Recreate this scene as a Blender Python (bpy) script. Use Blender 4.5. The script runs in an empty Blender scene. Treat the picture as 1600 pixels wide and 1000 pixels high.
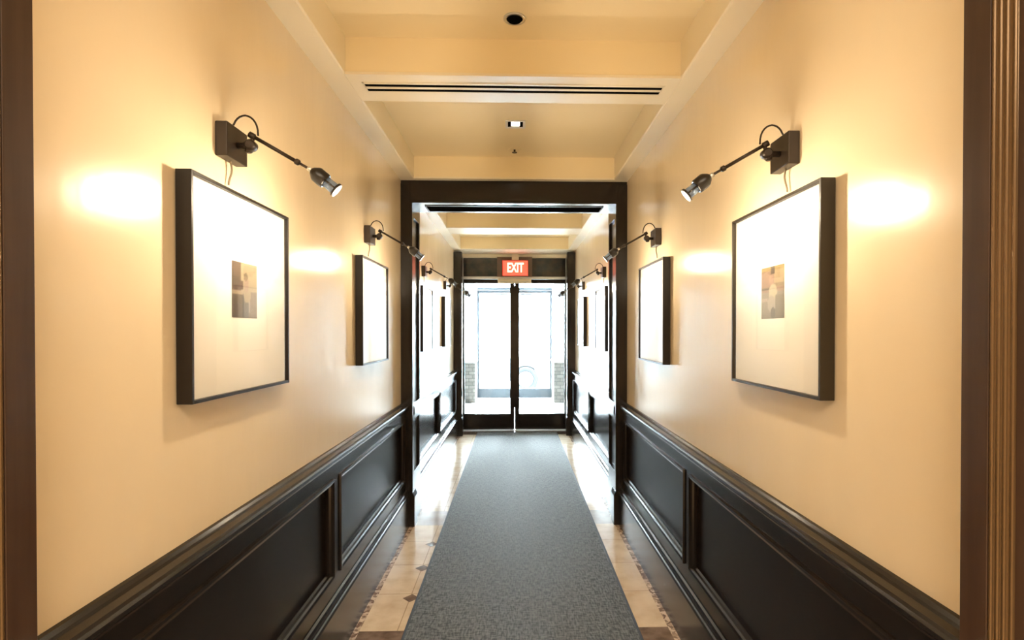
import bpy, bmesh, math, random
from mathutils import Vector, Matrix
random.seed(7)
PI = math.pi
S = bpy.context.scene
COL = S.collection

# ---------------------------------------------------------------- camera, world, exposure
HC = 1.43
cd = bpy.data.cameras.new('camera'); cam = bpy.data.objects.new('camera', cd); COL.objects.link(cam)
cam.location = (0, 0, HC)
cam.rotation_euler = (PI/2 - 0.009, 0, -0.028)
cd.sensor_width = 36; cd.lens = 854/1600*36
cd.shift_x = -28/1600; cd.shift_y = 25/1600
cd.clip_start = 0.02; cd.clip_end = 400
S.camera = cam
S.view_settings.view_transform = 'Standard'; S.view_settings.look = 'None'
S.view_settings.gamma = 1; S.view_settings.use_curve_mapping = False
S.view_settings.exposure = 1.45

W = bpy.data.worlds.new('World'); S.world = W; W.use_nodes = True
nt = W.node_tree; bgn = nt.nodes['Background']
bgn.inputs['Color'].default_value = (0.82, 0.92, 1.0, 1); bgn.inputs['Strength'].default_value = 62.0

def area(name, loc, rot, sx, sy, power, color, portal=False):
    l = bpy.data.lights.new(name, 'AREA'); l.shape = 'RECTANGLE'; l.size = sx; l.size_y = sy
    l.energy = power; l.color = color
    if portal: l.cycles.is_portal = True
    o = bpy.data.objects.new(name, l); o.location = loc; o.rotation_euler = rot; COL.objects.link(o)
    return o
# sampling portal for the sky in the street doorway (sends no light of its own)
area('sky_portal', (0, 11.75, 1.3), (-PI/2, 0, 0), 1.7, 2.5, 1, (1, 1, 1), True)
# unseen warm fill light added in the lobby behind the camera
LOBBY_POWER = 95
area('lobby_fill_light', (0, -1.6, 2.94), (0, 0, 0), 2.2, 1.6, LOBBY_POWER, (1.0, 0.86, 0.66))
SPOT_POWER = 7.5
BULB_POWER = 5.0
SPOT_COLOR = (1.0, 0.82, 0.58)

# ---------------------------------------------------------------- helpers
def new_bm(): return bmesh.new()

def box(bm, x0, x1, y0, y1, z0, z1, mi=0):
    if x0 > x1: x0, x1 = x1, x0
    if y0 > y1: y0, y1 = y1, y0
    if z0 > z1: z0, z1 = z1, z0
    v = [bm.verts.new((x, y, z)) for x in (x0, x1) for y in (y0, y1) for z in (z0, z1)]
    for f in ((0,1,3,2),(4,6,7,5),(0,4,5,1),(2,3,7,6),(0,2,6,4),(1,5,7,3)):
        bm.faces.new([v[i] for i in f]).material_index = mi

def prism(bm, pts, axis, a, b, mi=0):
    """extrude closed 2D polygon pts along axis from a to b. axis 'y': pts (x,z); 'z': pts (x,y); 'x': pts (y,z)"""
    def P(p, t):
        if axis == 'y': return (p[0], t, p[1])
        if axis == 'z': return (p[0], p[1], t)
        return (t, p[0], p[1])
    A = [bm.verts.new(P(p, a)) for p in pts]; B = [bm.verts.new(P(p, b)) for p in pts]
    n = len(pts)
    for i in range(n):
        j = (i+1) % n
        bm.faces.new([A[i], A[j], B[j], B[i]]).material_index = mi
    bm.faces.new(A).material_index = mi
    bm.faces.new(B[::-1]).material_index = mi

def frame_of(d):
    d = d.normalized()
    u = Vector((0, 0, 1)) if abs(d.z) < 0.95 else Vector((1, 0, 0))
    a = d.cross(u).normalized(); return a, d.cross(a).normalized()

def lathe(bm, p, d, prof, n=20, mi=0):
    """prof: list of (t along d, radius)"""
    p = Vector(p); d = Vector(d).normalized(); a, b = frame_of(d)
    rings = []
    for t, r in prof:
        rings.append([bm.verts.new(p + d*t + (a*math.cos(2*PI*k/n) + b*math.sin(2*PI*k/n))*max(r, 1e-5)) for k in range(n)])
    for i in range(len(rings)-1):
        for k in range(n):
            f = bm.faces.new([rings[i][k], rings[i][(k+1)%n], rings[i+1][(k+1)%n], rings[i+1][k]]); f.smooth = True; f.material_index = mi
    bm.faces.new(rings[0][::-1]).material_index = mi
    bm.faces.new(rings[-1]).material_index = mi

def tube(bm, pts, r, n=10, mi=0):
    pts = [Vector(p) for p in pts]; rings = []
    up = None
    for i, p in enumerate(pts):
        d = (pts[min(i+1, len(pts)-1)] - pts[max(i-1, 0)]).normalized()
        if up is None: a, b = frame_of(d)
        else:
            a = (up - d*up.dot(d)).normalized(); b = d.cross(a)
        up = a
        rings.append([bm.verts.new(p + (a*math.cos(2*PI*k/n) + b*math.sin(2*PI*k/n))*r) for k in range(n)])
    for i in range(len(rings)-1):
        for k in range(n):
            f = bm.faces.new([rings[i][k], rings[i][(k+1)%n], rings[i+1][(k+1)%n], rings[i+1][k]]); f.smooth = True; f.material_index = mi
    bm.faces.new(rings[0][::-1]); bm.faces.new(rings[-1])

def obj(name, bm, mats, parent=None, bevel=0, seg=2):
    bmesh.ops.recalc_face_normals(bm, faces=bm.faces[:])
    me = bpy.data.meshes.new(name); bm.to_mesh(me); bm.free()
    for m in (mats if isinstance(mats, (list, tuple)) else [mats]): me.materials.append(m)
    o = bpy.data.objects.new(name, me); COL.objects.link(o)
    if parent: o.parent = parent
    if bevel:
        md = o.modifiers.new('bevel', 'BEVEL'); md.width = bevel; md.segments = seg; md.limit_method = 'ANGLE'; md.angle_limit = math.radians(40)
        md.harden_normals = True
    return o

def struct(o): o['kind'] = 'structure'; return o
def tag(o, label, cat, group=None):
    o['label'] = label; o['category'] = cat
    if group: o['group'] = group
    return o
def thing(name, label, cat, loc=(0,0,0), group=None, rotz=0):
    o = bpy.data.objects.new(name, None); o.empty_display_size = .05; COL.objects.link(o)
    o.location = loc; o.rotation_euler = (0, 0, rotz)
    return tag(o, label, cat, group)
def dup(root, loc, rotz, label, scale=None):
    r = root.copy(); COL.objects.link(r); r.location = loc; r.rotation_euler = (0, 0, rotz); r['label'] = label
    if scale: r.scale = scale
    for ch in list(root.children):
        c = ch.copy(); COL.objects.link(c); c.parent = r
        for g in list(ch.children):
            d = g.copy(); COL.objects.link(d); d.parent = c
    return r

# ---------------------------------------------------------------- materials
def mat(name, color, rough=0.5, metal=0, coat=0, emis=None, estr=0, spec=0.5):
    m = bpy.data.materials.new(name); m.use_nodes = True
    b = m.node_tree.nodes['Principled BSDF']
    b.inputs['Base Color'].default_value = (*color, 1); b.inputs['Roughness'].default_value = rough
    b.inputs['Metallic'].default_value = metal; b.inputs['Coat Weight'].default_value = coat
    b.inputs['Specular IOR Level'].default_value = spec
    b.inputs['Coat Roughness'].default_value = 0.12
    if emis: b.inputs['Emission Color'].default_value = (*emis, 1); b.inputs['Emission Strength'].default_value = estr
    return m
def N(m, t, **kw):
    n = m.node_tree.nodes.new(t)
    for k, v in kw.items(): setattr(n, k, v)
    return n
def L(m, a, b): m.node_tree.links.new(a, b)
def noise_color(m, c1, c2, scale=4, detail=4, stretch=(1,1,1), bump=0, bscale=None, lo=.35, hi=.65, rough=None):
    b = m.node_tree.nodes['Principled BSDF']
    tc = N(m, 'ShaderNodeTexCoord'); mp = N(m, 'ShaderNodeMapping'); mp.inputs['Scale'].default_value = stretch
    L(m, tc.outputs['Object'], mp.inputs['Vector'])
    nz = N(m, 'ShaderNodeTexNoise'); nz.inputs['Scale'].default_value = scale; nz.inputs['Detail'].default_value = detail
    L(m, mp.outputs[0], nz.inputs['Vector'])
    r = N(m, 'ShaderNodeValToRGB'); r.color_ramp.elements[0].color = (*c1, 1); r.color_ramp.elements[1].color = (*c2, 1)
    r.color_ramp.elements[0].position = lo; r.color_ramp.elements[1].position = hi
    L(m, nz.outputs['Fac'], r.inputs['Fac']); L(m, r.outputs['Color'], b.inputs['Base Color'])
    if rough:
        mr = N(m, 'ShaderNodeMapRange'); mr.inputs['To Min'].default_value = rough[0]; mr.inputs['To Max'].default_value = rough[1]
        L(m, nz.outputs['Fac'], mr.inputs['Value']); L(m, mr.outputs[0], b.inputs['Roughness'])
    if bump:
        n2 = N(m, 'ShaderNodeTexNoise'); n2.inputs['Scale'].default_value = bscale or scale*4; n2.inputs['Detail'].default_value = 3
        L(m, mp.outputs[0], n2.inputs['Vector'])
        bp = N(m, 'ShaderNodeBump'); bp.inputs['Strength'].default_value = bump; bp.inputs['Distance'].default_value = 0.01
        L(m, n2.outputs['Fac'], bp.inputs['Height']); L(m, bp.outputs[0], b.inputs['Normal'])
    return m

M = {}
M['plaster'] = noise_color(mat('polished_plaster', (.8,.6,.4), .28, spec=.7), (.78,.65,.455), (.81,.685,.49), 2.2, 3, (1,1,.35), bump=.14, bscale=11, rough=(.20,.26))
M['ceil'] = noise_color(mat('ceiling_paint', (.8,.6,.4), .6), (.86,.735,.49), (.88,.755,.51), 1.2, 2)
M['soffit'] = noise_color(mat('soffit_paint_daylit', (.8,.7,.5), .35), (.84,.75,.58), (.87,.80,.64), 1.5, 2)  # whiter than the ceiling: daylight sheen on the soffits put into the colour
M['wood'] = noise_color(mat('espresso_wood', (.03,.02,.012), .23, spec=.38), (.0085,.0058,.0045), (.0125,.0085,.0065), 6, 4, (6,6,.6))
M['jamb'] = noise_color(mat('brown_jamb_wood', (.05,.03,.02), .5, spec=.25), (.040,.021,.012), (.055,.030,.018), 6, 5, (6,6,.5))
M['bronze'] = mat('bronze_moulding', (.13,.078,.036), .28, metal=.5)
M['blackmetal'] = mat('black_metal', (.018,.015,.012), .35, metal=.3)
M['darkbronze'] = mat('dark_bronze', (.035,.024,.016), .35, metal=.5)
M['silver'] = mat('brushed_silver', (.6,.6,.58), .3, metal=.9)
M['frame'] = mat('black_frame', (.013,.010,.008), .35, spec=.3)
M['frame_olive'] = mat('dark_olive_frame', (.028,.021,.012), .35, spec=.3)
M['mat'] = noise_color(mat('cream_mat_board', (.85,.82,.75), .8), (.78,.755,.70), (.81,.785,.73), 2, 2)
M['lens'] = mat('lens_glass', (.22,.30,.45), .12, metal=.5)
M['cord'] = mat('grey_cord', (.22,.17,.11), .5)
M['black'] = mat('matte_black', (.004,.004,.004), .9, spec=0)
M['white'] = noise_color(mat('white_paint', (.8,.8,.8), .5), (.78,.78,.77), (.82,.82,.81), 2, 2)
M['greyframe'] = mat('grey_aluminium', (.045,.06,.075), .5)
M['transom'] = noise_color(mat('dark_transom_glass', (.02,.02,.025), .06), (.016,.019,.024), (.05,.038,.03), 7, 4, (1,1,1))  # brown patches paint the corridor's reflections into the glass colour
M['diam'] = noise_color(mat('brown_marble', (.2,.12,.08), .18), (.10,.065,.045), (.22,.15,.11), 14, 6)
M['band'] = noise_color(mat('grey_marble_band', (.4,.36,.32), .18), (.36,.31,.27), (.50,.44,.38), 10, 6)
M['lobby_wall'] = mat('lobby_wall_paint', (.78,.66,.48), .6)
M['lobby_floor'] = mat('lobby_floor_stone', (.6,.48,.34), .3)

def architectural_glass(name, tint=(1,1,1), k=1.0):
    m = bpy.data.materials.new(name); m.use_nodes = True; t = m.node_tree
    for n in list(t.nodes): t.nodes.remove(n)
    o = t.nodes.new('ShaderNodeOutputMaterial'); mx = t.nodes.new('ShaderNodeMixShader')
    tr = t.nodes.new('ShaderNodeBsdfTransparent'); gl = t.nodes.new('ShaderNodeBsdfGlossy'); lw = t.nodes.new('ShaderNodeLayerWeight'); pw = t.nodes.new('ShaderNodeMath'); pw.operation = 'POWER'; fr = t.nodes.new('ShaderNodeMapRange')
    tr.inputs[0].default_value = (*tint, 1); gl.inputs['Roughness'].default_value = .03; lw.inputs[0].default_value = .5; pw.inputs[1].default_value = 5; fr.inputs['To Min'].default_value = .04*k; fr.inputs['To Max'].default_value = .6
    t.links.new(lw.outputs['Facing'], pw.inputs[0]); t.links.new(pw.outputs[0], fr.inputs['Value'])
    t.links.new(fr.outputs[0], mx.inputs[0]); t.links.new(tr.outputs[0], mx.inputs[1]); t.links.new(gl.outputs[0], mx.inputs[2]); t.links.new(mx.outputs[0], o.inputs[0])
    return m
M['glass'] = architectural_glass('door_glass', (.96,.98,.98))
M['picglass'] = architectural_glass('picture_glass', (1,1,1), .5)

# travertine tiles
def tile_mat(name, c1, c2, mortar, size, rough):
    m = mat(name, c1, rough, spec=.6); b = m.node_tree.nodes['Principled BSDF']
    tc = N(m, 'ShaderNodeTexCoord')
    br = N(m, 'ShaderNodeTexBrick'); br.offset = 0; br.squash = 1
    br.inputs['Scale'].default_value = 1; br.inputs['Brick Width'].default_value = size; br.inputs['Row Height'].default_value = size
    br.inputs['Mortar Size'].default_value = .0025; br.inputs['Color1'].default_value = (*c1,1); br.inputs['Color2'].default_value = (*c2,1); br.inputs['Mortar'].default_value = (*mortar,1)
    mp = N(m, 'ShaderNodeMapping'); mp.inputs['Location'].default_value = (.19, -.02, 0)
    L(m, tc.outputs['Object'], mp.inputs[0]); L(m, mp.outputs[0], br.inputs['Vector'])
    nz = N(m, 'ShaderNodeTexNoise'); nz.inputs['Scale'].default_value = 9; nz.inputs['Detail'].default_value = 6; L(m, tc.outputs['Object'], nz.inputs['Vector'])
    rp = N(m, 'ShaderNodeValToRGB'); rp.color_ramp.elements[0].color = (.80,.74,.68,1); rp.color_ramp.elements[1].color = (1,1,1,1); rp.color_ramp.elements[0].position = .3; rp.color_ramp.elements[1].position = .6
    L(m, nz.outputs['Fac'], rp.inputs[0])
    mx = N(m, 'ShaderNodeMix', data_type='RGBA', blend_type='MULTIPLY'); mx.inputs['Factor'].default_value = 1
    L(m, br.outputs['Color'], mx.inputs['A']); L(m, rp.outputs[0], mx.inputs['B']); L(m, mx.outputs['Result'], b.inputs['Base Color'])
    return m
M['tile'] = tile_mat('cream_travertine_tile', (.68,.55,.40), (.74,.61,.46), (.40,.30,.21), .37, .16)
M['vtile'] = tile_mat('vestibule_stone_tile', (.68,.67,.64), (.74,.73,.70), (.5,.5,.5), .45, .25)
# pebble mosaic border
m = mat('pebble_mosaic', (.3,.2,.15), .25); b = m.node_tree.nodes['Principled BSDF']
tc = N(m,'ShaderNodeTexCoord'); vo = N(m,'ShaderNodeTexVoronoi'); vo.inputs['Scale'].default_value = 55; L(m, tc.outputs['Object'], vo.inputs['Vector'])
rp = N(m,'ShaderNodeValToRGB'); e = rp.color_ramp.elements; e[0].color = (.15,.09,.06,1); e[1].color = (.62,.48,.36,1); e[0].position=.25; e[1].position=.8
L(m, vo.outputs['Color'], rp.inputs[0]); L(m, rp.outputs[0], b.inputs['Base Color']); M['mosaic'] = m
# stone wainscot (vestibule)
m = mat('rough_stone_block', (.5,.45,.4), .8); b = m.node_tree.nodes['Principled BSDF']
tc = N(m,'ShaderNodeTexCoord'); sp = N(m,'ShaderNodeSeparateXYZ'); cb = N(m,'ShaderNodeCombineXYZ'); L(m, tc.outputs['Object'], sp.inputs[0])
L(m, sp.outputs['X'], cb.inputs['X']); L(m, sp.outputs['Z'], cb.inputs['Y'])
br = N(m,'ShaderNodeTexBrick'); br.inputs['Scale'].default_value = 1; br.inputs['Brick Width'].default_value=.14; br.inputs['Row Height'].default_value=.07; br.inputs['Mortar Size'].default_value=.006
br.inputs['Color1'].default_value=(.085,.078,.07,1); br.inputs['Color2'].default_value=(.15,.14,.125,1); br.inputs['Mortar'].default_value=(.05,.05,.045,1)
L(m, cb.outputs[0], br.inputs['Vector']); L(m, br.outputs['Color'], b.inputs['Base Color']); M['stone'] = m
# woven charcoal carpet
m = mat('charcoal_woven_carpet', (.04,.04,.038), .75, spec=.30); b = m.node_tree.nodes['Principled BSDF']
tc = N(m,'ShaderNodeTexCoord')
res = []
for st in ((26, 120, 1), (120, 26, 1)):
    mp = N(m,'ShaderNodeMapping'); mp.inputs['Scale'].default_value = st; L(m, tc.outputs['Object'], mp.inputs[0])
    nz = N(m,'ShaderNodeTexNoise'); nz.inputs['Scale'].default_value = 1.0; nz.inputs['Detail'].default_value = 2; L(m, mp.outputs[0], nz.inputs['Vector']); res.append(nz)
ad = N(m,'ShaderNodeMath', operation='ADD'); L(m, res[0].outputs['Fac'], ad.inputs[0]); L(m, res[1].outputs['Fac'], ad.inputs[1])
hf = N(m,'ShaderNodeMath', operation='MULTIPLY'); hf.inputs[1].default_value = .5; L(m, ad.outputs[0], hf.inputs[0])
rp = N(m,'ShaderNodeValToRGB'); e = rp.color_ramp.elements; e[0].color=(.018,.019,.018,1); e[1].color=(.13,.13,.118,1); e[0].position=.40; e[1].position=.59
L(m, hf.outputs[0], rp.inputs[0]); L(m, rp.outputs[0], b.inputs['Base Color'])
bp = N(m,'ShaderNodeBump'); bp.inputs['Strength'].default_value=.5; bp.inputs['Distance'].default_value=.003; L(m, hf.outputs[0], bp.inputs['Height']); L(m, bp.outputs[0], b.inputs['Normal'])
M['carpet'] = m
M['carpet_edge'] = mat('black_carpet_binding', (.012,.012,.013), .7)
# photo prints take their picture from a colour attribute
m = mat('photo_print', (.5,.5,.5), .5); b = m.node_tree.nodes['Principled BSDF']
at = N(m,'ShaderNodeAttribute'); at.attribute_name = 'Col'; L(m, at.outputs['Color'], b.inputs['Base Color']); M['print'] = m
M['red'] = mat('red_sign_face', (.8,.05,.03), .4, emis=(1.0,.055,.03), estr=1.1)
M['letter'] = mat('lit_cream_letter', (.9,.8,.6), .4, emis=(1.0,.72,.42), estr=1.4)
M['signbody'] = mat('sign_housing', (.35,.08,.05), .3)
M['carpaint'] = mat('pale_silver_car_paint', (.10,.13,.15), .3, coat=.3)
M['carglass'] = mat('car_window_glass', (.010,.012,.013), .3, spec=.05)
M['rubber'] = mat('tyre_rubber', (.016,.018,.020), .9, spec=0)
M['asphalt'] = noise_color(mat('pale_asphalt', (.3,.3,.3), .8), (.30,.30,.31), (.36,.36,.36), 5, 4)
M['pave'] = noise_color(mat('pavement_concrete', (.5,.5,.5), .7), (.52,.52,.51), (.60,.60,.58), 3, 4)
M['stucco'] = noise_color(mat('pale_facade_stone', (.6,.6,.6), .7), (.60,.61,.62), (.68,.69,.70), 2, 4)
M['facadeglass'] = mat('facade_window_glass', (.3,.36,.42), .1)

# ---------------------------------------------------------------- dimensions
XW = 0.83           # plaster wall plane
ZS, ZC = 2.53, 2.69 # soffit underside, coffer ceiling
YJ = 0.82           # near jamb

# ---------------------------------------------------------------- setting: walls
for s, n in ((-1, 'left'), (1, 'right')):
    bm = new_bm(); box(bm, s*XW, s*(XW+.12), .80, 7.95, 0, 2.9)
    struct(obj('wall_'+n, bm, M['plaster']))

# floor with its inlaid stone pattern
bm = new_bm()
box(bm, -1.0, 1.0, .6, 7.95, -.10, -.0005, 0)
def quad(bm, x0, x1, y0, y1, z, mi):
    v = [bm.verts.new(p) for p in ((x0,y0,z),(x1,y0,z),(x1,y1,z),(x0,y1,z))]
    bm.faces.new(v).material_index = mi
bands = [(.6, 2.61, 1), (2.61, 4.03, 0), (4.03, 4.34, 2), (4.34, 7.55, 0), (7.55, 7.95, 1)]
for y0, y1, k in bands:
    if k: quad(bm, -.74, .74, y0, y1, 0, 1 if k == 1 else 3)
    else: quad(bm, -.74, .74, y0, y1, 0, 0)
    quad(bm, -.83, -.74, y0, y1, 0, 2); quad(bm, .74, .83, y0, y1, 0, 2)
y = 2.93
while y < 7.5:
    if y < 3.95:
        for x in (-.555, .555):
            r = .045
            v = [bm.verts.new(p) for p in ((x-r,y,.0006),(x,y-r,.0006),(x+r,y,.0006),(x,y+r,.0006))]
            bm.faces.new(v).material_index = 1
    y += .37
struct(obj('floor', bm, [M['tile'], M['diam'], M['mosaic'], M['band']]))

# ceiling : coffer slab with soffit strips and cross beams as its parts
bm = new_bm(); box(bm, -.95, .95, .80, 8.05, ZC, ZC+.12)
ceil = struct(obj('ceiling', bm, M['ceil']))
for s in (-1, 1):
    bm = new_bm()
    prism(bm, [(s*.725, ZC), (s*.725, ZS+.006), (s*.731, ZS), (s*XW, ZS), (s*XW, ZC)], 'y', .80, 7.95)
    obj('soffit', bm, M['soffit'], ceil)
BEAMS = [(.80, 1.10), (2.375, 2.64), (3.97, 4.40), (5.86, 6.22), (7.36, 7.95)]
for y0, y1 in BEAMS:
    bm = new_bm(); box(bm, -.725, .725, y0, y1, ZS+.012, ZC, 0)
    box(bm, -.728, .728, y0-.004, y1+.004, ZS, ZS+.012, 1)  # underside skin in the whiter colour with the daylight sheen painted in
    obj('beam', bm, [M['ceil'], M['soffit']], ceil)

# ---------------------------------------------------------------- wainscot
def wainscot(idx, s, y0, y1, panels):
    XB, XF = XW, .795     # back, stile face
    Z0, Z1 = .355, .77
    bm = new_bm()
    def b(ya, yb, za, zb): box(bm, s*XF, s*XB, ya, yb, za, zb)
    b(y0, y1, .02, Z0); b(y0, y1, Z1, .86)
    ys = [y0] + [v for p in panels for v in p] + [y1]
    for i in range(0, len(ys), 2):
        if ys[i+1]-ys[i] > .001: b(ys[i], ys[i+1], Z0, Z1)
    root = struct(obj('trim_%d' % idx, bm, M['wood'], bevel=.0015))
    for pa, pb in panels:
        bm = new_bm(); box(bm, s*.820, s*XB, pa, pb, Z0, Z1)
        p = obj('panel', bm, M['wood'], root)
        # mitred ogee moulding lining the recess
        bm = new_bm()
        prof = [(.820, 0.020), (.812, .022), (.806, .014), (.797, .011), (.790, .006), (.786, -.004), (.786, -.012), (.795, -.014)]
        rings = []
        for (x, off) in prof:
            a0, a1, c0, c1 = pa+off, pb-off, Z0+off, Z1-off
            rings.append([bm.verts.new((s*x, *q)) for q in ((a0,c0),(a1,c0),(a1,c1),(a0,c1))])
        for i in range(len(rings)-1):
            for k in range(4): bm.faces.new([rings[i][k], rings[i][(k+1)%4], rings[i+1][(k+1)%4], rings[i+1][k]])
        obj('panel_moulding', bm, M['wood'], p)
    # chair rail
    bm = new_bm()
    pr = [(.83,.845),(.790,.845),(.787,.853),(.779,.858),(.773,.866),(.771,.876),(.775,.883),(.783,.887),(.805,.888),(.812,.892),(.82,.898),(.83,.90)]
    prism(bm, [(s*x, z) for x, z in pr], 'y', y0, y1)
    obj('chair_rail', bm, M['wood'], root, bevel=.001)
    # base board with cap moulding
    bm = new_bm()
    pr = [(.83,.0),(.768,.0),(.768,.225),(.771,.236),(.778,.240),(.780,.252),(.786,.262),(.795,.266),(.83,.266)]
    prism(bm, [(s*x, z) for x, z in pr], 'y', y0, y1)
    obj('base_board', bm, M['wood'], root, bevel=.001)
    return root
wainscot(1, -1, .88, 4.02, [(.98, 2.40), (2.51, 3.93)])
wainscot(2,  1, .88, 4.02, [(.98, 2.44), (2.54, 3.93)])
wainscot(3, -1, 4.36, 7.45, [(4.46, 5.72), (5.84, 7.36)])
wainscot(4,  1, 4.36, 7.45, [(4.46, 5.72), (5.84, 7.36)])

# ---------------------------------------------------------------- middle portal
YP0, YP1, XO, ZO, ZT = 4.02, 4.35, .748, 2.367, 2.507
root = bpy.data.objects.new('trim_5', None); COL.objects.link(root); struct(root)
root.location = (0, YP0, 0)
def pobj(name, bm, m, bevel=0, r=None):
    r = r or root
    bmesh.ops.translate(bm, verts=bm.verts[:], vec=(-r.location.x, -r.location.y, -r.location.z))
    return obj(name, bm, m, r, bevel=bevel)
def reveal_jamb(s, y0, y1, xo, ztop, panels):
    bm = new_bm()
    box(bm, s*(xo+.016), s*XW, y0, y1, 0, ztop)               # core
    box(bm, s*xo, s*(xo+.016), y0, y0+.055, 0, ztop); box(bm, s*xo, s*(xo+.016), y1-.035, y1, 0, ztop)
    zz = [0] + [v for p in panels for v in p] + [ztop]
    for i in range(0, len(zz), 2): box(bm, s*xo, s*(xo+.016), y0+.055, y1-.035, zz[i], zz[i+1])
    return bm
for s in (-1, 1):
    bm = reveal_jamb(s, YP0, YP1, XO, ZO, [(.385, .774), (.895, 2.27)])
    j = pobj('jamb', bm, M['wood'], bevel=.0012)
    bm = new_bm()   # reveal chair rail between the two recessed panels
    prism(bm, [(s*(XO+.002),.80),(s*(XO-.008),.81),(s*(XO-.008),.86),(s*(XO-.002),.875),(s*(XO+.002),.875)], 'y', YP0+.05, YP1-.03)
    pobj('rail', bm, M['wood'])
    bm = new_bm()
    prism(bm, [(s*XW, 0), (s*(XO-.018), 0), (s*(XO-.018), .215), (s*(XO-.004), .250), (s*XW, .250)], 'y', YP0-.022, YP0+.10)
    pobj('plinth_block', bm, M['wood'], bevel=.002)
    bm = new_bm()   # bead on the inner edge
    box(bm, s*(XO-.004), s*(XO+.012), YP0-.016, YP0+.006, .25, ZO-.0)
    box(bm, s*(XO+.012), s*XW, YP0-.010, YP0+.0, .25, ZT)
    pobj('casing', bm, M['wood'], bevel=.002)
bm = new_bm(); box(bm, -XW, XW, YP0, YP1, ZO+.0, ZT+.025); box(bm, -XO-.012, XO+.012, YP0-.016, YP0, ZO-.004, ZO+.012); box(bm, -XO-.012, XO+.012, YP0-.010, YP0, ZO+.012, ZT)
pobj('head', bm, M['wood'], bevel=.002)
t = thing('air_vent', 'black slot grille set in the underside of the doorway head', 'vent', (0, 4.2, ZO-.001))
bm = new_bm(); box(bm, -.66, .66, -.085, .085, -.003, .001); obj('recess', bm, M['black'], t)
bm = new_bm()
for a in (-.095, .085): box(bm, -.67, .67, a, a+.010, -.004, .001)
for a in (-.67, .66): box(bm, a, a+.010, -.085, .085, -.008, .001)
obj('rim', bm, M['blackmetal'], t)
# ---------------------------------------------------------------- surround of the entrance doors
root = bpy.data.objects.new('trim_6', None); COL.objects.link(root); struct(root); root.location = (0, 7.45, 0)
for s in (-1, 1):
    bm = new_bm(); box(bm, s*.718, s*XW, 7.45, 7.56, 0, ZT); box(bm, s*.770, s*XW, 7.56, 7.86, 0, ZT)
    pobj('casing', bm, M['wood'], bevel=.003)
    bm = new_bm(); prism(bm, [(s*XW,0),(s*.706,0),(s*.706,.215),(s*.716,.25),(s*XW,.25)], 'y', 7.435, 7.57)
    pobj('plinth_block', bm, M['wood'], bevel=.002)
    bm = new_bm(); box(bm, s*.735, s*.770, 7.84, 7.95, 0, 2.5); pobj('metal_jamb', bm, M['silver'])
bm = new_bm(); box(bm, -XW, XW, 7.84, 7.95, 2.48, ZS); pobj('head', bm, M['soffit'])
bm = new_bm(); box(bm, -.77, .77, 7.84, 7.95, 2.175, 2.21); pobj('transom_bar', bm, M['silver'], bevel=.003)
# transom
bm = new_bm(); box(bm, -.77, .77, 7.885, 7.95, 2.21, 2.48)
w1 = struct(obj('window_1', bm, M['transom']))
# doors
def door(name, x0, x1, y, zt, zb, stile_l, stile_r, mf, top, bot, ty=.045):
    bm = new_bm()
    box(bm, x0, x0+stile_l, y, y+ty, zb, zt); box(bm, x1-stile_r, x1, y, y+ty, zb, zt)
    box(bm, x0+stile_l, x1-stile_r, y, y+ty, zt-top, zt); box(bm, x0+stile_l, x1-stile_r, y, y+ty, zb, zb+bot)
    d = struct(obj(name, bm, mf, bevel=.002))
    bm = new_bm(); box(bm, x0+stile_l, x1-stile_r, y+ty/2-.003, y+ty/2+.003, zb+bot, zt-top)
    obj('glass_pane', bm, M['glass'], d)
    return d
door('door_1', -.745, -.005, 7.88, 2.173, .012, .025, .062, M['wood'], .055, .225)
door('door_2', .005, .745, 7.88, 2.173, .012, .062, .025, M['wood'], .055, .225)
bm = new_bm(); box(bm, -.012, .012, 7.868, 7.879, .33, 2.08)
obj('astragal', bm, M['wood'], bpy.data.objects['door_1'])
bm = new_bm(); prism(bm, [(7.82,0),(7.835,.010),(7.955,.010),(7.97,0)], 'x', -.735, .735)
tag(obj('door_threshold', bm, M['silver']), 'metal threshold strip under the dark glass entrance doors', 'threshold')
t = thing('door_lock', 'pale flat lock box on the door head under the EXIT sign', 'lock', (0, 7.86, 2.145))
bm = new_bm(); box(bm, -.24, .24, -.03, .02, -.032, .036); obj('housing', bm, M['soffit'], t, bevel=.006)
bm = new_bm(); box(bm, -.20, .20, -.034, -.03, -.022, -.010); obj('strike_plate', bm, M['silver'], t)

# ---------------------------------------------------------------- near doorway beside the camera
for s, k, sh in ((-1, 7, -.010), (1, 8, .010)):
    root = bpy.data.objects.new('trim_%d' % k, None); COL.objects.link(root); struct(root); root.location = (s*.8, .85, 0)
    bm = new_bm(); box(bm, s*.742, s*XW+s*.0, .826+sh, .878+sh, 0, 2.9); pobj('jamb', bm, M['jamb'], bevel=.0015)
    bm = new_bm()
    def P(x, y): return (s*x, y+sh)
    pts = [P(.95,.826), P(.746,.826)]
    cx = [(.7455,.8225),(.7495,.8155),(.7535,.8085),(.758,.800)]
    for (bx, by) in cx:
        for a in range(-2, 3):
            an = PI*.5*a/2.2
            dx, dy = -.86, -.5
            px, py = -dy, dx
            # small bead standing off the splayed face
            pts.append(P(bx + .0030*(dx*math.cos(an) - px*math.sin(an)), by + .0034*(dy*math.cos(an) - py*math.sin(an))))
    pts += [P(.764,.796), P(.95,.796)]
    prism(bm, pts, 'z', 0, 2.9); pobj('fluted_casing', bm, M['bronze'])
    bm = new_bm(); prism(bm, [P(.95,.796), P(.760,.796), P(.762,.780), P(.95,.770)], 'z', 0, 2.9); pobj('outer_casing', bm, M['jamb'])

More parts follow.
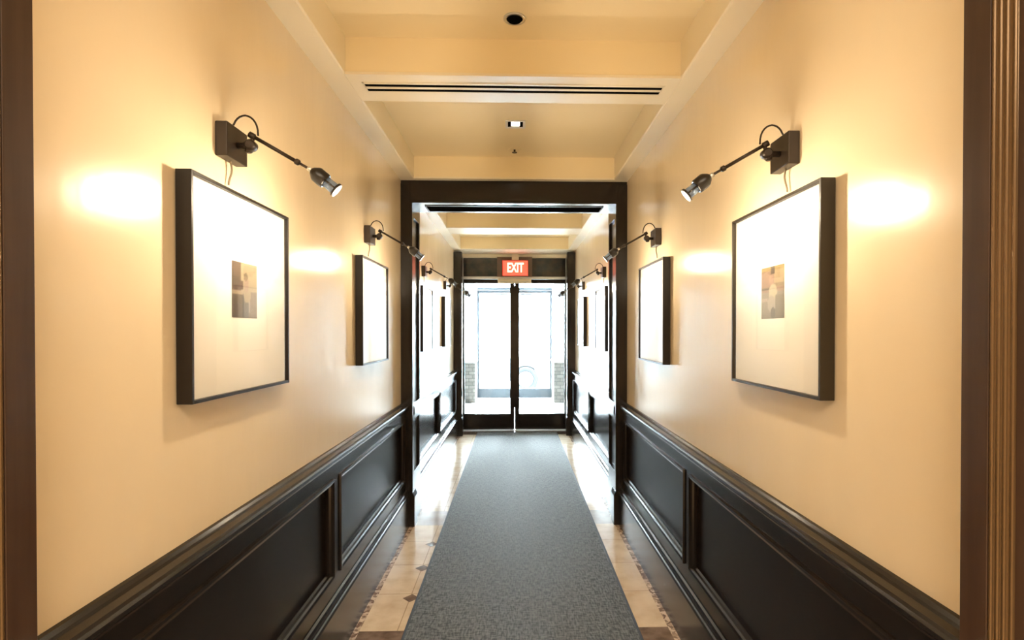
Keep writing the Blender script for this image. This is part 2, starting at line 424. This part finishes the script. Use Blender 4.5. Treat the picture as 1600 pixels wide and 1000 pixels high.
# ---------------------------------------------------------------- lobby shell behind the camera
bm = new_bm(); box(bm, -3, 3, -4.6, .6, -.1, 0); struct(obj('floor_lobby', bm, M['lobby_floor']))
bm = new_bm(); box(bm, -3, 3, -4.6, .80, 2.95, 3.07); struct(obj('ceiling_lobby', bm, M['lobby_wall']))
bm = new_bm(); box(bm, -3.1, 3.1, -4.7, -4.6, -.1, 3.07); struct(obj('wall_lobby_back', bm, M['lobby_wall']))
for s, n in ((-1,'left'),(1,'right')):
    bm = new_bm(); box(bm, s*3, s*3.1, -4.6, .9, -.1, 3.07); box(bm, s*.95, s*3.1, .80, .9, -.1, 3.07); box(bm, s*1.0, s*3.0, .6, .8, -.1, 0)
    struct(obj('wall_lobby_'+n, bm, M['lobby_wall']))
bm = new_bm(); box(bm, -.95, .95, .78, .80, 2.60, 3.07); struct(obj('wall_lobby_header', bm, M['lobby_wall']))

# ---------------------------------------------------------------- vestibule and outer doors
for s, n in ((-1,'left'),(1,'right')):
    bm = new_bm(); box(bm, s*1.3, s*1.45, 7.95, 11.9, 0, 2.9); box(bm, s*.77, s*1.3, 7.95, 8.05, 0, 2.9)
    struct(obj('wall_vestibule_'+n, bm, M['white']))
    bm = new_bm(); box(bm, s*.79, s*1.3, 10.9, 11.58, .84, 2.9)
    pier = struct(obj('wall_pier_'+n, bm, M['white']))
    bm = new_bm(); box(bm, s*.785, s*1.3, 10.88, 11.58, 0, .80); obj('stone_base', bm, M['stone'], pier, bevel=.004)
    bm = new_bm(); box(bm, s*.775, s*1.3, 10.86, 11.58, .80, .84); obj('stone_cap', bm, M['stucco'], pier, bevel=.004)
    lamp = thing('wall_spotlight', 'small dark round spotlight on the %s white pier beyond the door glass' % n, 'lamp', (s*.95, 10.9, 2.17))
    bm = new_bm(); lathe(bm, (0,0,0), (0,-1,0), [(0,.045),(.008,.045),(.010,.02),(.03,.02)]); obj('base', bm, M['blackmetal'], lamp)
    bm = new_bm(); lathe(bm, (0,-.055,.02), (0,-.3,-1), [(-.03,.02),(-.02,.045),(.05,.045),(.05,.038),(.04,.036)]); obj('shade', bm, M['blackmetal'], lamp)
bm = new_bm(); box(bm, -1.3, 1.3, 8.05, 11.9, 2.75, 2.9); box(bm, -.77, .77, 7.95, 8.05, 2.21, 2.9); struct(obj('ceiling_vestibule', bm, M['white']))
bm = new_bm(); box(bm, -1.3, 1.3, 7.95, 11.65, -.1, 0); struct(obj('floor_vestibule', bm, M['vtile']))
root = bpy.data.objects.new('trim_9', None); COL.objects.link(root); struct(root); root.location = (0, 11.58, 0)
for s in (-1, 1):
    bm = new_bm(); box(bm, s*.80, s*1.3, 11.58, 11.70, 0, 2.75); pobj('jamb', bm, M['white'], bevel=.002)
bm = new_bm(); box(bm, -.80, .80, 11.58, 11.68, 2.30, 2.35); box(bm, -.80, .80, 11.58, 11.68, 2.66, 2.75); pobj('transom_bar', bm, M['greyframe'])
bm = new_bm(); box(bm, -.80, .80, 11.62, 11.628, 2.35, 2.66); struct(obj('window_2', bm, M['glass']))
for nm, x0, x1 in (('door_3', -.798, -.004), ('door_4', .004, .798)):
    d = door(nm, x0, x1, 11.6, 2.295, .01, .05, .05, M['greyframe'], .06, .20)
    bm = new_bm(); a = .12 if x0 > 0 else -.42
    box(bm, a, a+.30, 11.56, 11.60, 2.19, 2.225); obj('closer', bm, M['greyframe'], d)

# ---------------------------------------------------------------- street
bm = new_bm(); box(bm, -12, 12, 11.65, 13.3, -.12, 0); struct(obj('floor_pavement', bm, M['pave']))
bm = new_bm(); box(bm, -60, 60, 13.3, 60, -.3, -.14); box(bm, -60, -12, 11.65, 13.3, -.3, -.14); box(bm, 12, 60, 11.65, 13.3, -.3, -.14)
struct(obj('floor_street', bm, M['asphalt']))
t = thing('building', 'pale stone building across the street, washed out behind the doors', 'building', (0, 44, -.14))
bm = new_bm(); box(bm, -16, 16, 0, 8, 0, 7); obj('facade', bm, M['stucco'], t)
for i in range(-4, 5):
    for z0 in (.9, 4.2):
        bm = new_bm(); box(bm, i*3.2-.8, i*3.2+.8, -.06, .02, z0, z0+2.0); wdw = obj('window', bm, M['white'], t)
        bm = new_bm(); box(bm, i*3.2-.72, i*3.2+.72, -.075, -.06, z0+.08, z0+1.92); obj('pane', bm, M['facadeglass'], wdw)

# parked car, side on
t = thing('car', 'pale silver car parked side-on beyond the entrance doors', 'car', (1.66, 14.9, -.14))
zW, RW = .33, .33
wx = (-1.38, 1.30)
def arch(cx, r=.39, n=12): return [(cx + r*math.cos(PI - PI*k/n), .22 + r*1.02*math.sin(PI*k/n)+.06) for k in range(n+1)]
low = [(-2.15,.28)] + [(-2.15,.28)] + arch(wx[0])[0:] + arch(wx[1]) + [(2.15,.28)]
up = [(2.22,.45),(2.20,.72),(2.10,.90),(1.55,.98),(-1.05,.96),(-1.75,.90),(-2.12,.76),(-2.22,.55)]
bm = new_bm(); pts = low[1:] + up
A = [bm.verts.new((x, -.88, z)) for x, z in pts]; B = [bm.verts.new((x, .88, z)) for x, z in pts]
for i in range(len(pts)):
    j = (i+1) % len(pts); bm.faces.new([A[i], A[j], B[j], B[i]])
bm.faces.new(A); bm.faces.new(B[::-1]); obj('body', bm, M['carpaint'], t, bevel=.03)
bm = new_bm(); cabin = [(-1.05,.95,.84),(-.25,1.42,.62),(1.0,1.44,.62),(1.75,.98,.84)]
A = [bm.verts.new((x,-w,z)) for x,z,w in cabin]; B = [bm.verts.new((x,w,z)) for x,z,w in cabin]
for i in range(4): j=(i+1)%4; bm.faces.new([A[i],A[j],B[j],B[i]])
bm.faces.new(A); bm.faces.new(B[::-1]); obj('roof', bm, M['carpaint'], t, bevel=.03)
for a in (-1, 1):
    for q in ([(-.80,1.00),(-.20,1.35),(.35,1.36),(.35,1.00)], [(.42,1.00),(.42,1.36),(.95,1.37),(1.45,1.02)]):
        bm = new_bm(); f = lambda z: .84 - (z-.95)/(1.43-.95)*.22 + .006
        bm.faces.new([bm.verts.new((x, a*f(z), z)) for x, z in q]); bmesh.ops.solidify(bm, geom=bm.faces[:], thickness=.008)
        obj('side_window', bm, M['carglass'], t)
    for x in wx:
        bm = new_bm(); lathe(bm, (x, a*.70, zW), (0, a, 0), [(0,.30),(0,RW-.02),(.02,RW),(.16,RW),(.18,RW-.02),(.18,.21),(.15,.20)], 28)
        wh = obj('wheel', bm, M['rubber'], t)
        bm = new_bm(); lathe(bm, (x, a*.70, zW), (0, a, 0), [(.10,.20),(.165,.20),(.16,.16),(.17,.05),(.175,.0)], 20); obj('hubcap', bm, M['silver'], wh)
    bm = new_bm(); box(bm, -2.2, -2.12, a*.55, a*.80, .60, .72); obj('headlight', bm, M['white'], t, bevel=.01)

# ---------------------------------------------------------------- runner
bm = new_bm(); box(bm, -.512, .582, .62, 7.66, .0012, .010)
car = obj('carpet_runner', bm, M['carpet'])
tag(car, 'long charcoal woven carpet runner leading down the corridor to the doors', 'carpet')
bm = new_bm()
box(bm, -.524, -.511, .62, 7.672, .0012, .0115); box(bm, .581, .594, .62, 7.672, .0012, .0115); box(bm, -.511, .581, 7.659, 7.672, .0012, .0115)
obj('edge_binding', bm, M['carpet_edge'], car, bevel=.002)

# ---------------------------------------------------------------- framed pictures
def print_mesh(kind, w, h):
    nx, nz = 36, 44
    bm = new_bm(); vs = []; cols = []
    def ell(u, v, cu, cv, a, b): return ((u-cu)/a)**2 + ((v-cv)/b)**2 < 1
    for j in range(nz+1):
        for i in range(nx+1):
            u, v = i/nx, j/nz
            n = random.uniform(-.02, .02)
            if kind == 0:
                c = (.62,.52,.34) if v > .45 else (.34,.28,.22)
                if u > .62 and v < .5: c = (.36,.30,.24)
                if u < .36 and v > .48: c = (.20,.13,.09)
                if u < .30 and .55 < v < .75: c = (.13,.09,.06)
                if .25 < u < .42 and .52 < v < .68: c = (.14,.07,.05)
                if u < .42 and .42 < v < .48: c = (.62,.50,.34)
                if u < .42 and v < .42: c = (.22,.17,.12)
                if .40 < u < .45 and v < .40: c = (.10,.08,.07)
                if ell(u,v,.60,.41,.14,.14): c = (.60,.50,.33)
                if ell(u,v,.56,.62,.10,.15): c = (.58,.42,.32)
                if ell(u,v,.54,.75,.09,.07): c = (.30,.22,.14)
                if .46 < u < .64 and v < .28: c = (.26,.25,.23)
                if .66 < u < .72 and .1 < v < .3: c = (.58,.50,.42)
            else:
                c = (.48,.33,.25) if v > .5 else (.42,.38,.31)
                if u > .58 and v > .62: c = (.62,.48,.30)
                if u > .55 and .60 < v < .66: c = (.40,.32,.22)
                if v > .93: c = (.52,.40,.18)
                if .42 < u < .60 and v > .86: c = (.16,.12,.08)
                if u < .34 and .55 < v < .60: c = (.25,.20,.17)
                if u < .30 and .33 < v < .40: c = (.62,.50,.42)
                if ell(u,v,.45,.74,.10,.10): c = (.58,.38,.28)
                if ell(u,v,.52,.50,.18,.16): c = (.74,.66,.46)
                if ell(u,v,.46,.28,.18,.16): c = (.62,.55,.46)
                if ell(u,v,.53,.10,.10,.12): c = (.22,.20,.17)
                if u > .62 and v < .45: c = (.34,.30,.22)
            vs.append(bm.verts.new((0, (u-.5)*w, (v-.5)*h))); cols.append((*[max(0, (x+n)*.42) for x in c], 1))
    for j in range(nz):
        for i in range(nx):
            a = j*(nx+1)+i
            bm.faces.new([vs[a], vs[a+1], vs[a+nx+2], vs[a+nx+1]])
    me = bpy.data.meshes.new('photo'); bm.to_mesh(me); bm.free()
    ca = me.color_attributes.new('Col', 'FLOAT_COLOR', 'POINT')
    for i, c in enumerate(cols): ca.data[i].color = c
    me.materials.append(M['print'])
    return me

HP = .288      # half size of frame
def framed_picture(label, kind, fm):
    """local frame: wall at x=0, picture faces +x"""
    t = thing('framed_picture', label, 'picture', (0,0,0), 'framed photographs on the corridor walls')
    bm = new_bm(); fw = .009
    for a, b_, c, d in ((-HP,-HP+fw,-HP,HP),(HP-fw,HP,-HP,HP),(-HP+fw,HP-fw,HP-fw,HP),(-HP+fw,HP-fw,-HP,-HP+fw)):
        box(bm, .004, .043, a, b_, c, d)
    obj('frame', bm, fm, t, bevel=.0012)
    bm = new_bm(); box(bm, .004, .030, -HP+fw, HP-fw, -HP+fw, HP-fw); mt = obj('mat_board', bm, M['mat'], t)
    bm = new_bm(); box(bm, .0365, .038, -HP+fw, HP-fw, -HP+fw, HP-fw); obj('glass', bm, M['picglass'], t)
    if kind is not None:
        o = bpy.data.objects.new('photograph', print_mesh(kind, .15, .162)); COL.objects.link(o); o.parent = mt; o.location = (.0306, 0, .012)
    return t
ZPIC = 1.538
YPIC = [1.645, 3.15, 5.02, 6.53]
LBL = {
 (-1,0): 'black framed cream matted photograph nearest on the left wall, small sepia print',
 (-1,1): 'black framed picture on left wall just before the dark doorway',
 (-1,2): 'framed picture on left wall just past the dark doorway',
 (-1,3): 'framed picture on left wall closest to the glass entrance doors',
 (1,0): 'dark olive framed cream matted photograph nearest on the right wall',
 (1,1): 'dark framed picture on right wall just before the dark doorway',
 (1,2): 'framed picture on right wall just past the dark doorway',
 (1,3): 'framed picture on right wall closest to the glass entrance doors'}
pics = {}
pics[-1] = framed_picture(LBL[-1,0], 0, M['frame'])
pics[1] = framed_picture(LBL[1,0], 1, M['frame_olive'])
plain = framed_picture(LBL[-1,1], None, M['frame'])
pics[-1].location = (-XW, YPIC[0], ZPIC)
pics[1].location = (XW, YPIC[0]+.03, ZPIC); pics[1].rotation_euler = (0,0,PI)
plain.location = (-XW, YPIC[1], ZPIC)
for s in (-1, 1):
    for k in (1, 2, 3):
        if (s, k) == (-1, 1): continue
        dup(plain, (s*XW, YPIC[k] + (.02 if s > 0 else 0), ZPIC), 0 if s < 0 else PI, LBL[s,k])
# ---------------------------------------------------------------- picture lights
def picture_light(label):
    """local: wall at x=0, arm reaches to +x and down"""
    t = thing('picture_light', label, 'lamp', (0,0,0), 'swing arm picture lights on the corridor walls')
    bm = new_bm(); box(bm, 0, .034, -.058, .058, -.050, .046); obj('wall_plate', bm, M['darkbronze'], t, bevel=.003)
    bm = new_bm()
    tube(bm, [(.030,.0,-.005),(.055,.0,-.005),(.072,.0,-.004)], .009)
    lathe(bm, (.072,-.016,-.004), (0,1,0), [(0,.010),(.004,.015),(.028,.015),(.032,.010)], 18)
    lathe(bm, (.066,0,-.026), (0,0,1), [(0,.006),(.004,.011),(.014,.011),(.018,.006)], 14)
    obj('swivel_joint', bm, M['darkbronze'], t)
    P0 = Vector((.078, 0, .022)); P1 = Vector((.235, .03, -.066)); d = (P1-P0).normalized()
    bm = new_bm(); tube(bm, [(.072,0,-.004), P0], .006)
    tube(bm, [P0 - d*.012, P0 + d*(P1-P0).length*.72], .0055)
    lathe(bm, P0, d, [(-.014,.004),(-.012,.009),(.004,.009),(.006,.0055)], 14)
    q = P0 + d*(P1-P0).length*.70
    lathe(bm, q, d, [(0,.0058),(.003,.009),(.012,.009),(.016,.006)], 14)
    tube(bm, [q + d*.01, P1], .0040)
    arm = obj('arm', bm, M['darkbronze'], t)
    bm = new_bm(); lathe(bm, P1 - d*.016, d, [(0,.003),(.003,.007),(.013,.007),(.017,.003)], 12); obj('knuckle', bm, M['silver'], arm)
    hd = (d + Vector((0,.0,-.22))).normalized()
    bm = new_bm(); lathe(bm, P1, hd, [(-.004,.006),(.0,.012),(.012,.0215),(.018,.0235),(.046,.0235),(.049,.021)], 24)
    head = obj('lamp_head', bm, M['blackmetal'], t)
    bm = new_bm(); lathe(bm, P1, hd, [(.046,.017),(.082,.017),(.085,.014)], 24); obj('lens', bm, M['lens'], head)
    bm = new_bm()
    tube(bm, [P1 + hd*.048 + frame_of(hd)[0]*.0195, P1 + hd*.086 + frame_of(hd)[0]*.0195], .003)
    tube(bm, [P1 + hd*.048 - frame_of(hd)[0]*.0195, P1 + hd*.086 - frame_of(hd)[0]*.0195], .003)
    lathe(bm, P1, hd, [(.082,.019),(.082,.0225),(.089,.0225),(.089,.019)], 24)
    obj('end_ring', bm, M['blackmetal'], head)
    # cable loop from plate to arm
    bm = new_bm(); pts = []
    for k in range(15):
        a = k/14; an = PI*(1-a)
        x = .050 + .036*math.cos(an) + .006; z = .030 + .052*math.sin(an)**.8 + (-.0 if a < .5 else -.012*(a-.5))
        pts.append((x + (-.006 if a < .1 else 0), 0, z))
    tube(bm, pts, .0028, 8); obj('cable_loop', bm, M['darkbronze'], t)
    bm = new_bm(); pts = []
    for k in range(9):
        a = k/8; pts.append((.012 + .003*math.sin(a*5), .0 + .004*math.sin(a*4), -.048 - a*.070))
    tube(bm, pts, .003, 8); obj('cord', bm, M['cord'], t)
    return t, P1 + hd*.10
ZL = 1.968
LL = {
 (-1,0): 'dark bronze swing arm picture light above the nearest left photograph',
 (-1,1): 'swing arm picture light above left picture just before the dark doorway',
 (-1,2): 'swing arm picture light above left picture just past the dark doorway',
 (-1,3): 'swing arm picture light on left wall closest to the entrance doors',
 (1,0): 'dark bronze swing arm picture light above the nearest right photograph',
 (1,1): 'swing arm picture light above right picture just before the dark doorway',
 (1,2): 'swing arm picture light above right picture just past the dark doorway',
 (1,3): 'swing arm picture light on right wall closest to the entrance doors'}
pl, tip = picture_light(LL[-1,0])
YL = [1.60, 3.10, 4.96, 6.46]
def spot(loc, target):
    l = bpy.data.lights.new('picture_light_beam', 'SPOT'); l.energy = SPOT_POWER; l.color = SPOT_COLOR
    l.spot_size = math.radians(165); l.spot_blend = 1.0; l.shadow_soft_size = .022
    o = bpy.data.objects.new('picture_light_beam', l); o.location = loc
    o.rotation_euler = (Vector(target)-Vector(loc)).to_track_quat('-Z', 'Y').to_euler(); COL.objects.link(o)
for s in (-1, 1):
    for k in range(4):
        y = YL[k] + (.03 if s > 0 else 0)
        sc = (1, 1, 1) if s < 0 else (-1, 1, 1)
        if (s, k) == (-1, 0): pl.location = (-XW, y, ZL)
        else: dup(pl, (s*XW, y, ZL), 0, LL[s,k], sc)
        spot((s*(XW - tip.x), y + tip.y, ZL + tip.z), (s*XW, y+.02, ZPIC+.16))
        l = bpy.data.lights.new('picture_light_bulb', 'SPOT'); l.spot_size = math.radians(178); l.spot_blend = .35; l.energy = BULB_POWER; l.color = SPOT_COLOR; l.shadow_soft_size = .022
        o = bpy.data.objects.new('picture_light_bulb', l); o.location = (s*(XW - tip.x), y + tip.y, ZL + tip.z - .012); o.rotation_euler = Vector((s*1.0, 0, .75)).to_track_quat('-Z', 'Y').to_euler(); COL.objects.link(o)

# ---------------------------------------------------------------- ceiling fittings
t = thing('linear_air_diffuser', 'long twin slot air diffuser in the ceiling cross beam', 'vent', (0, 2.495, ZS))
bm = new_bm()
for a, b_ in ((-.052,-.036),(-.010,.010),(.036,.052)): box(bm, -.672, .672, a, b_, -.0025, .001)
for a in (-.676, .668): box(bm, a, a+.008, -.052, .052, -.0025, .001)
obj('frame', bm, M['soffit'], t)
for a in (-.036, .010):
    bm = new_bm(); box(bm, -.668, .668, a, a+.026, -.0012, .001); sl = obj('slot', bm, M['black'], t)
t = thing('recessed_downlight', 'round black recessed fitting in the nearest ceiling coffer', 'lamp', (0, 2.215, ZC))
bm = new_bm(); lathe(bm, (0,0,0), (0,0,-1), [(-.001,.030),(-.001,.046),(.005,.044),(.006,.034),(.0,.032)], 28); obj('trim_ring', bm, M['silver'], t)
bm = new_bm(); lathe(bm, (0,0,0), (0,0,-1), [(0,.033),(.003,.033),(.010,.026),(.014,.012),(.015,.0)], 24); obj('lens', bm, M['black'], t)
t = thing('square_downlight', 'small square white rimmed downlight in the second ceiling coffer', 'lamp', (0.005, 3.335, ZC))
bm = new_bm()
for a in ((-.060,-.046,-.060,.060),(.046,.060,-.060,.060),(-.046,.046,-.060,-.046),(-.046,.046,.046,.060)): box(bm, a[0],a[1],a[2],a[3], -.006, .001)
obj('rim', bm, M['white'], t)
bm = new_bm(); box(bm, -.046, .046, -.046, .046, -.002, .0); obj('recess', bm, M['black'], t)
bm = new_bm(); box(bm, -.026, .026, -.044, .026, -.004, -.002); obj('bulb', bm, mat('lit_bulb', (.9,.8,.7), .4, emis=(1,.85,.65), estr=4), t)
l = bpy.data.lights.new('downlight_beam', 'SPOT'); l.energy = 8; l.color = (1,.78,.5); l.spot_size = math.radians(110); l.spot_blend = .8; l.shadow_soft_size = .03
o = bpy.data.objects.new('downlight_beam', l); o.location = (.005, 3.335, ZC-.02); COL.objects.link(o)
def sprinkler(y, z, label):
    t = thing('fire_sprinkler', label, 'sprinkler', (0, y, z), 'ceiling fire sprinklers')
    bm = new_bm(); lathe(bm, (0,0,0), (0,0,-1), [(-.001,.045),(.002,.045),(.004,.040),(.004,.012)], 24); obj('cover_plate', bm, M['ceil'], t)
    bm = new_bm(); lathe(bm, (0,0,-.003), (0,0,-1), [(0,.008),(.012,.006),(.018,.004),(.019,.018),(.021,.018)], 16); obj('nozzle', bm, M['darkbronze'], t)
sprinkler(3.80, ZC, 'small ceiling sprinkler behind the square downlight')
sprinkler(5.70, ZC, 'tiny sprinkler in the ceiling coffer beyond the dark doorway')

# ---------------------------------------------------------------- exit sign
t = thing('exit_sign', 'red glowing EXIT sign hanging above the entrance doors', 'sign', (.01, 7.80, 2.325))
bm = new_bm(); box(bm, -.19, .19, -.020, .030, -.118, .118); obj('housing', bm, M['signbody'], t, bevel=.008)
bm = new_bm(); box(bm, -.176, .176, -.024, -.020, -.104, .104); fc = obj('face', bm, M['red'], t, bevel=.003)
cu = bpy.data.curves.new('exit_text', 'FONT'); cu.body = 'EXIT'; cu.size = .185; cu.extrude = .002; cu.align_x = 'CENTER'; cu.align_y = 'CENTER'; cu.offset = .0035
tmp = bpy.data.objects.new('tmp', cu); COL.objects.link(tmp); bpy.context.view_layer.update()
me = bpy.data.meshes.new_from_object(tmp.evaluated_get(bpy.context.evaluated_depsgraph_get())); bpy.data.objects.remove(tmp)
me.materials.clear(); me.materials.append(M['letter'])
lo = bpy.data.objects.new('lettering', me); COL.objects.link(lo); lo.parent = fc; lo.location = (0, -.026, 0); lo.rotation_euler = (PI/2, 0, 0); lo.scale = (.62, 1.0, 1)
bm = new_bm(); box(bm, -.05, .05, -.010, .020, .118, .205); obj('mount', bm, M['soffit'], t)
bm = new_bm(); box(bm, -.26, .24, .032, .040, -.118, .165); obj('sign_reflection', bm, mat('brown_sign_reflection', (.16,.09,.065), .12), t)  # brown sheet added to stand for the sign's glow reflected in the transom
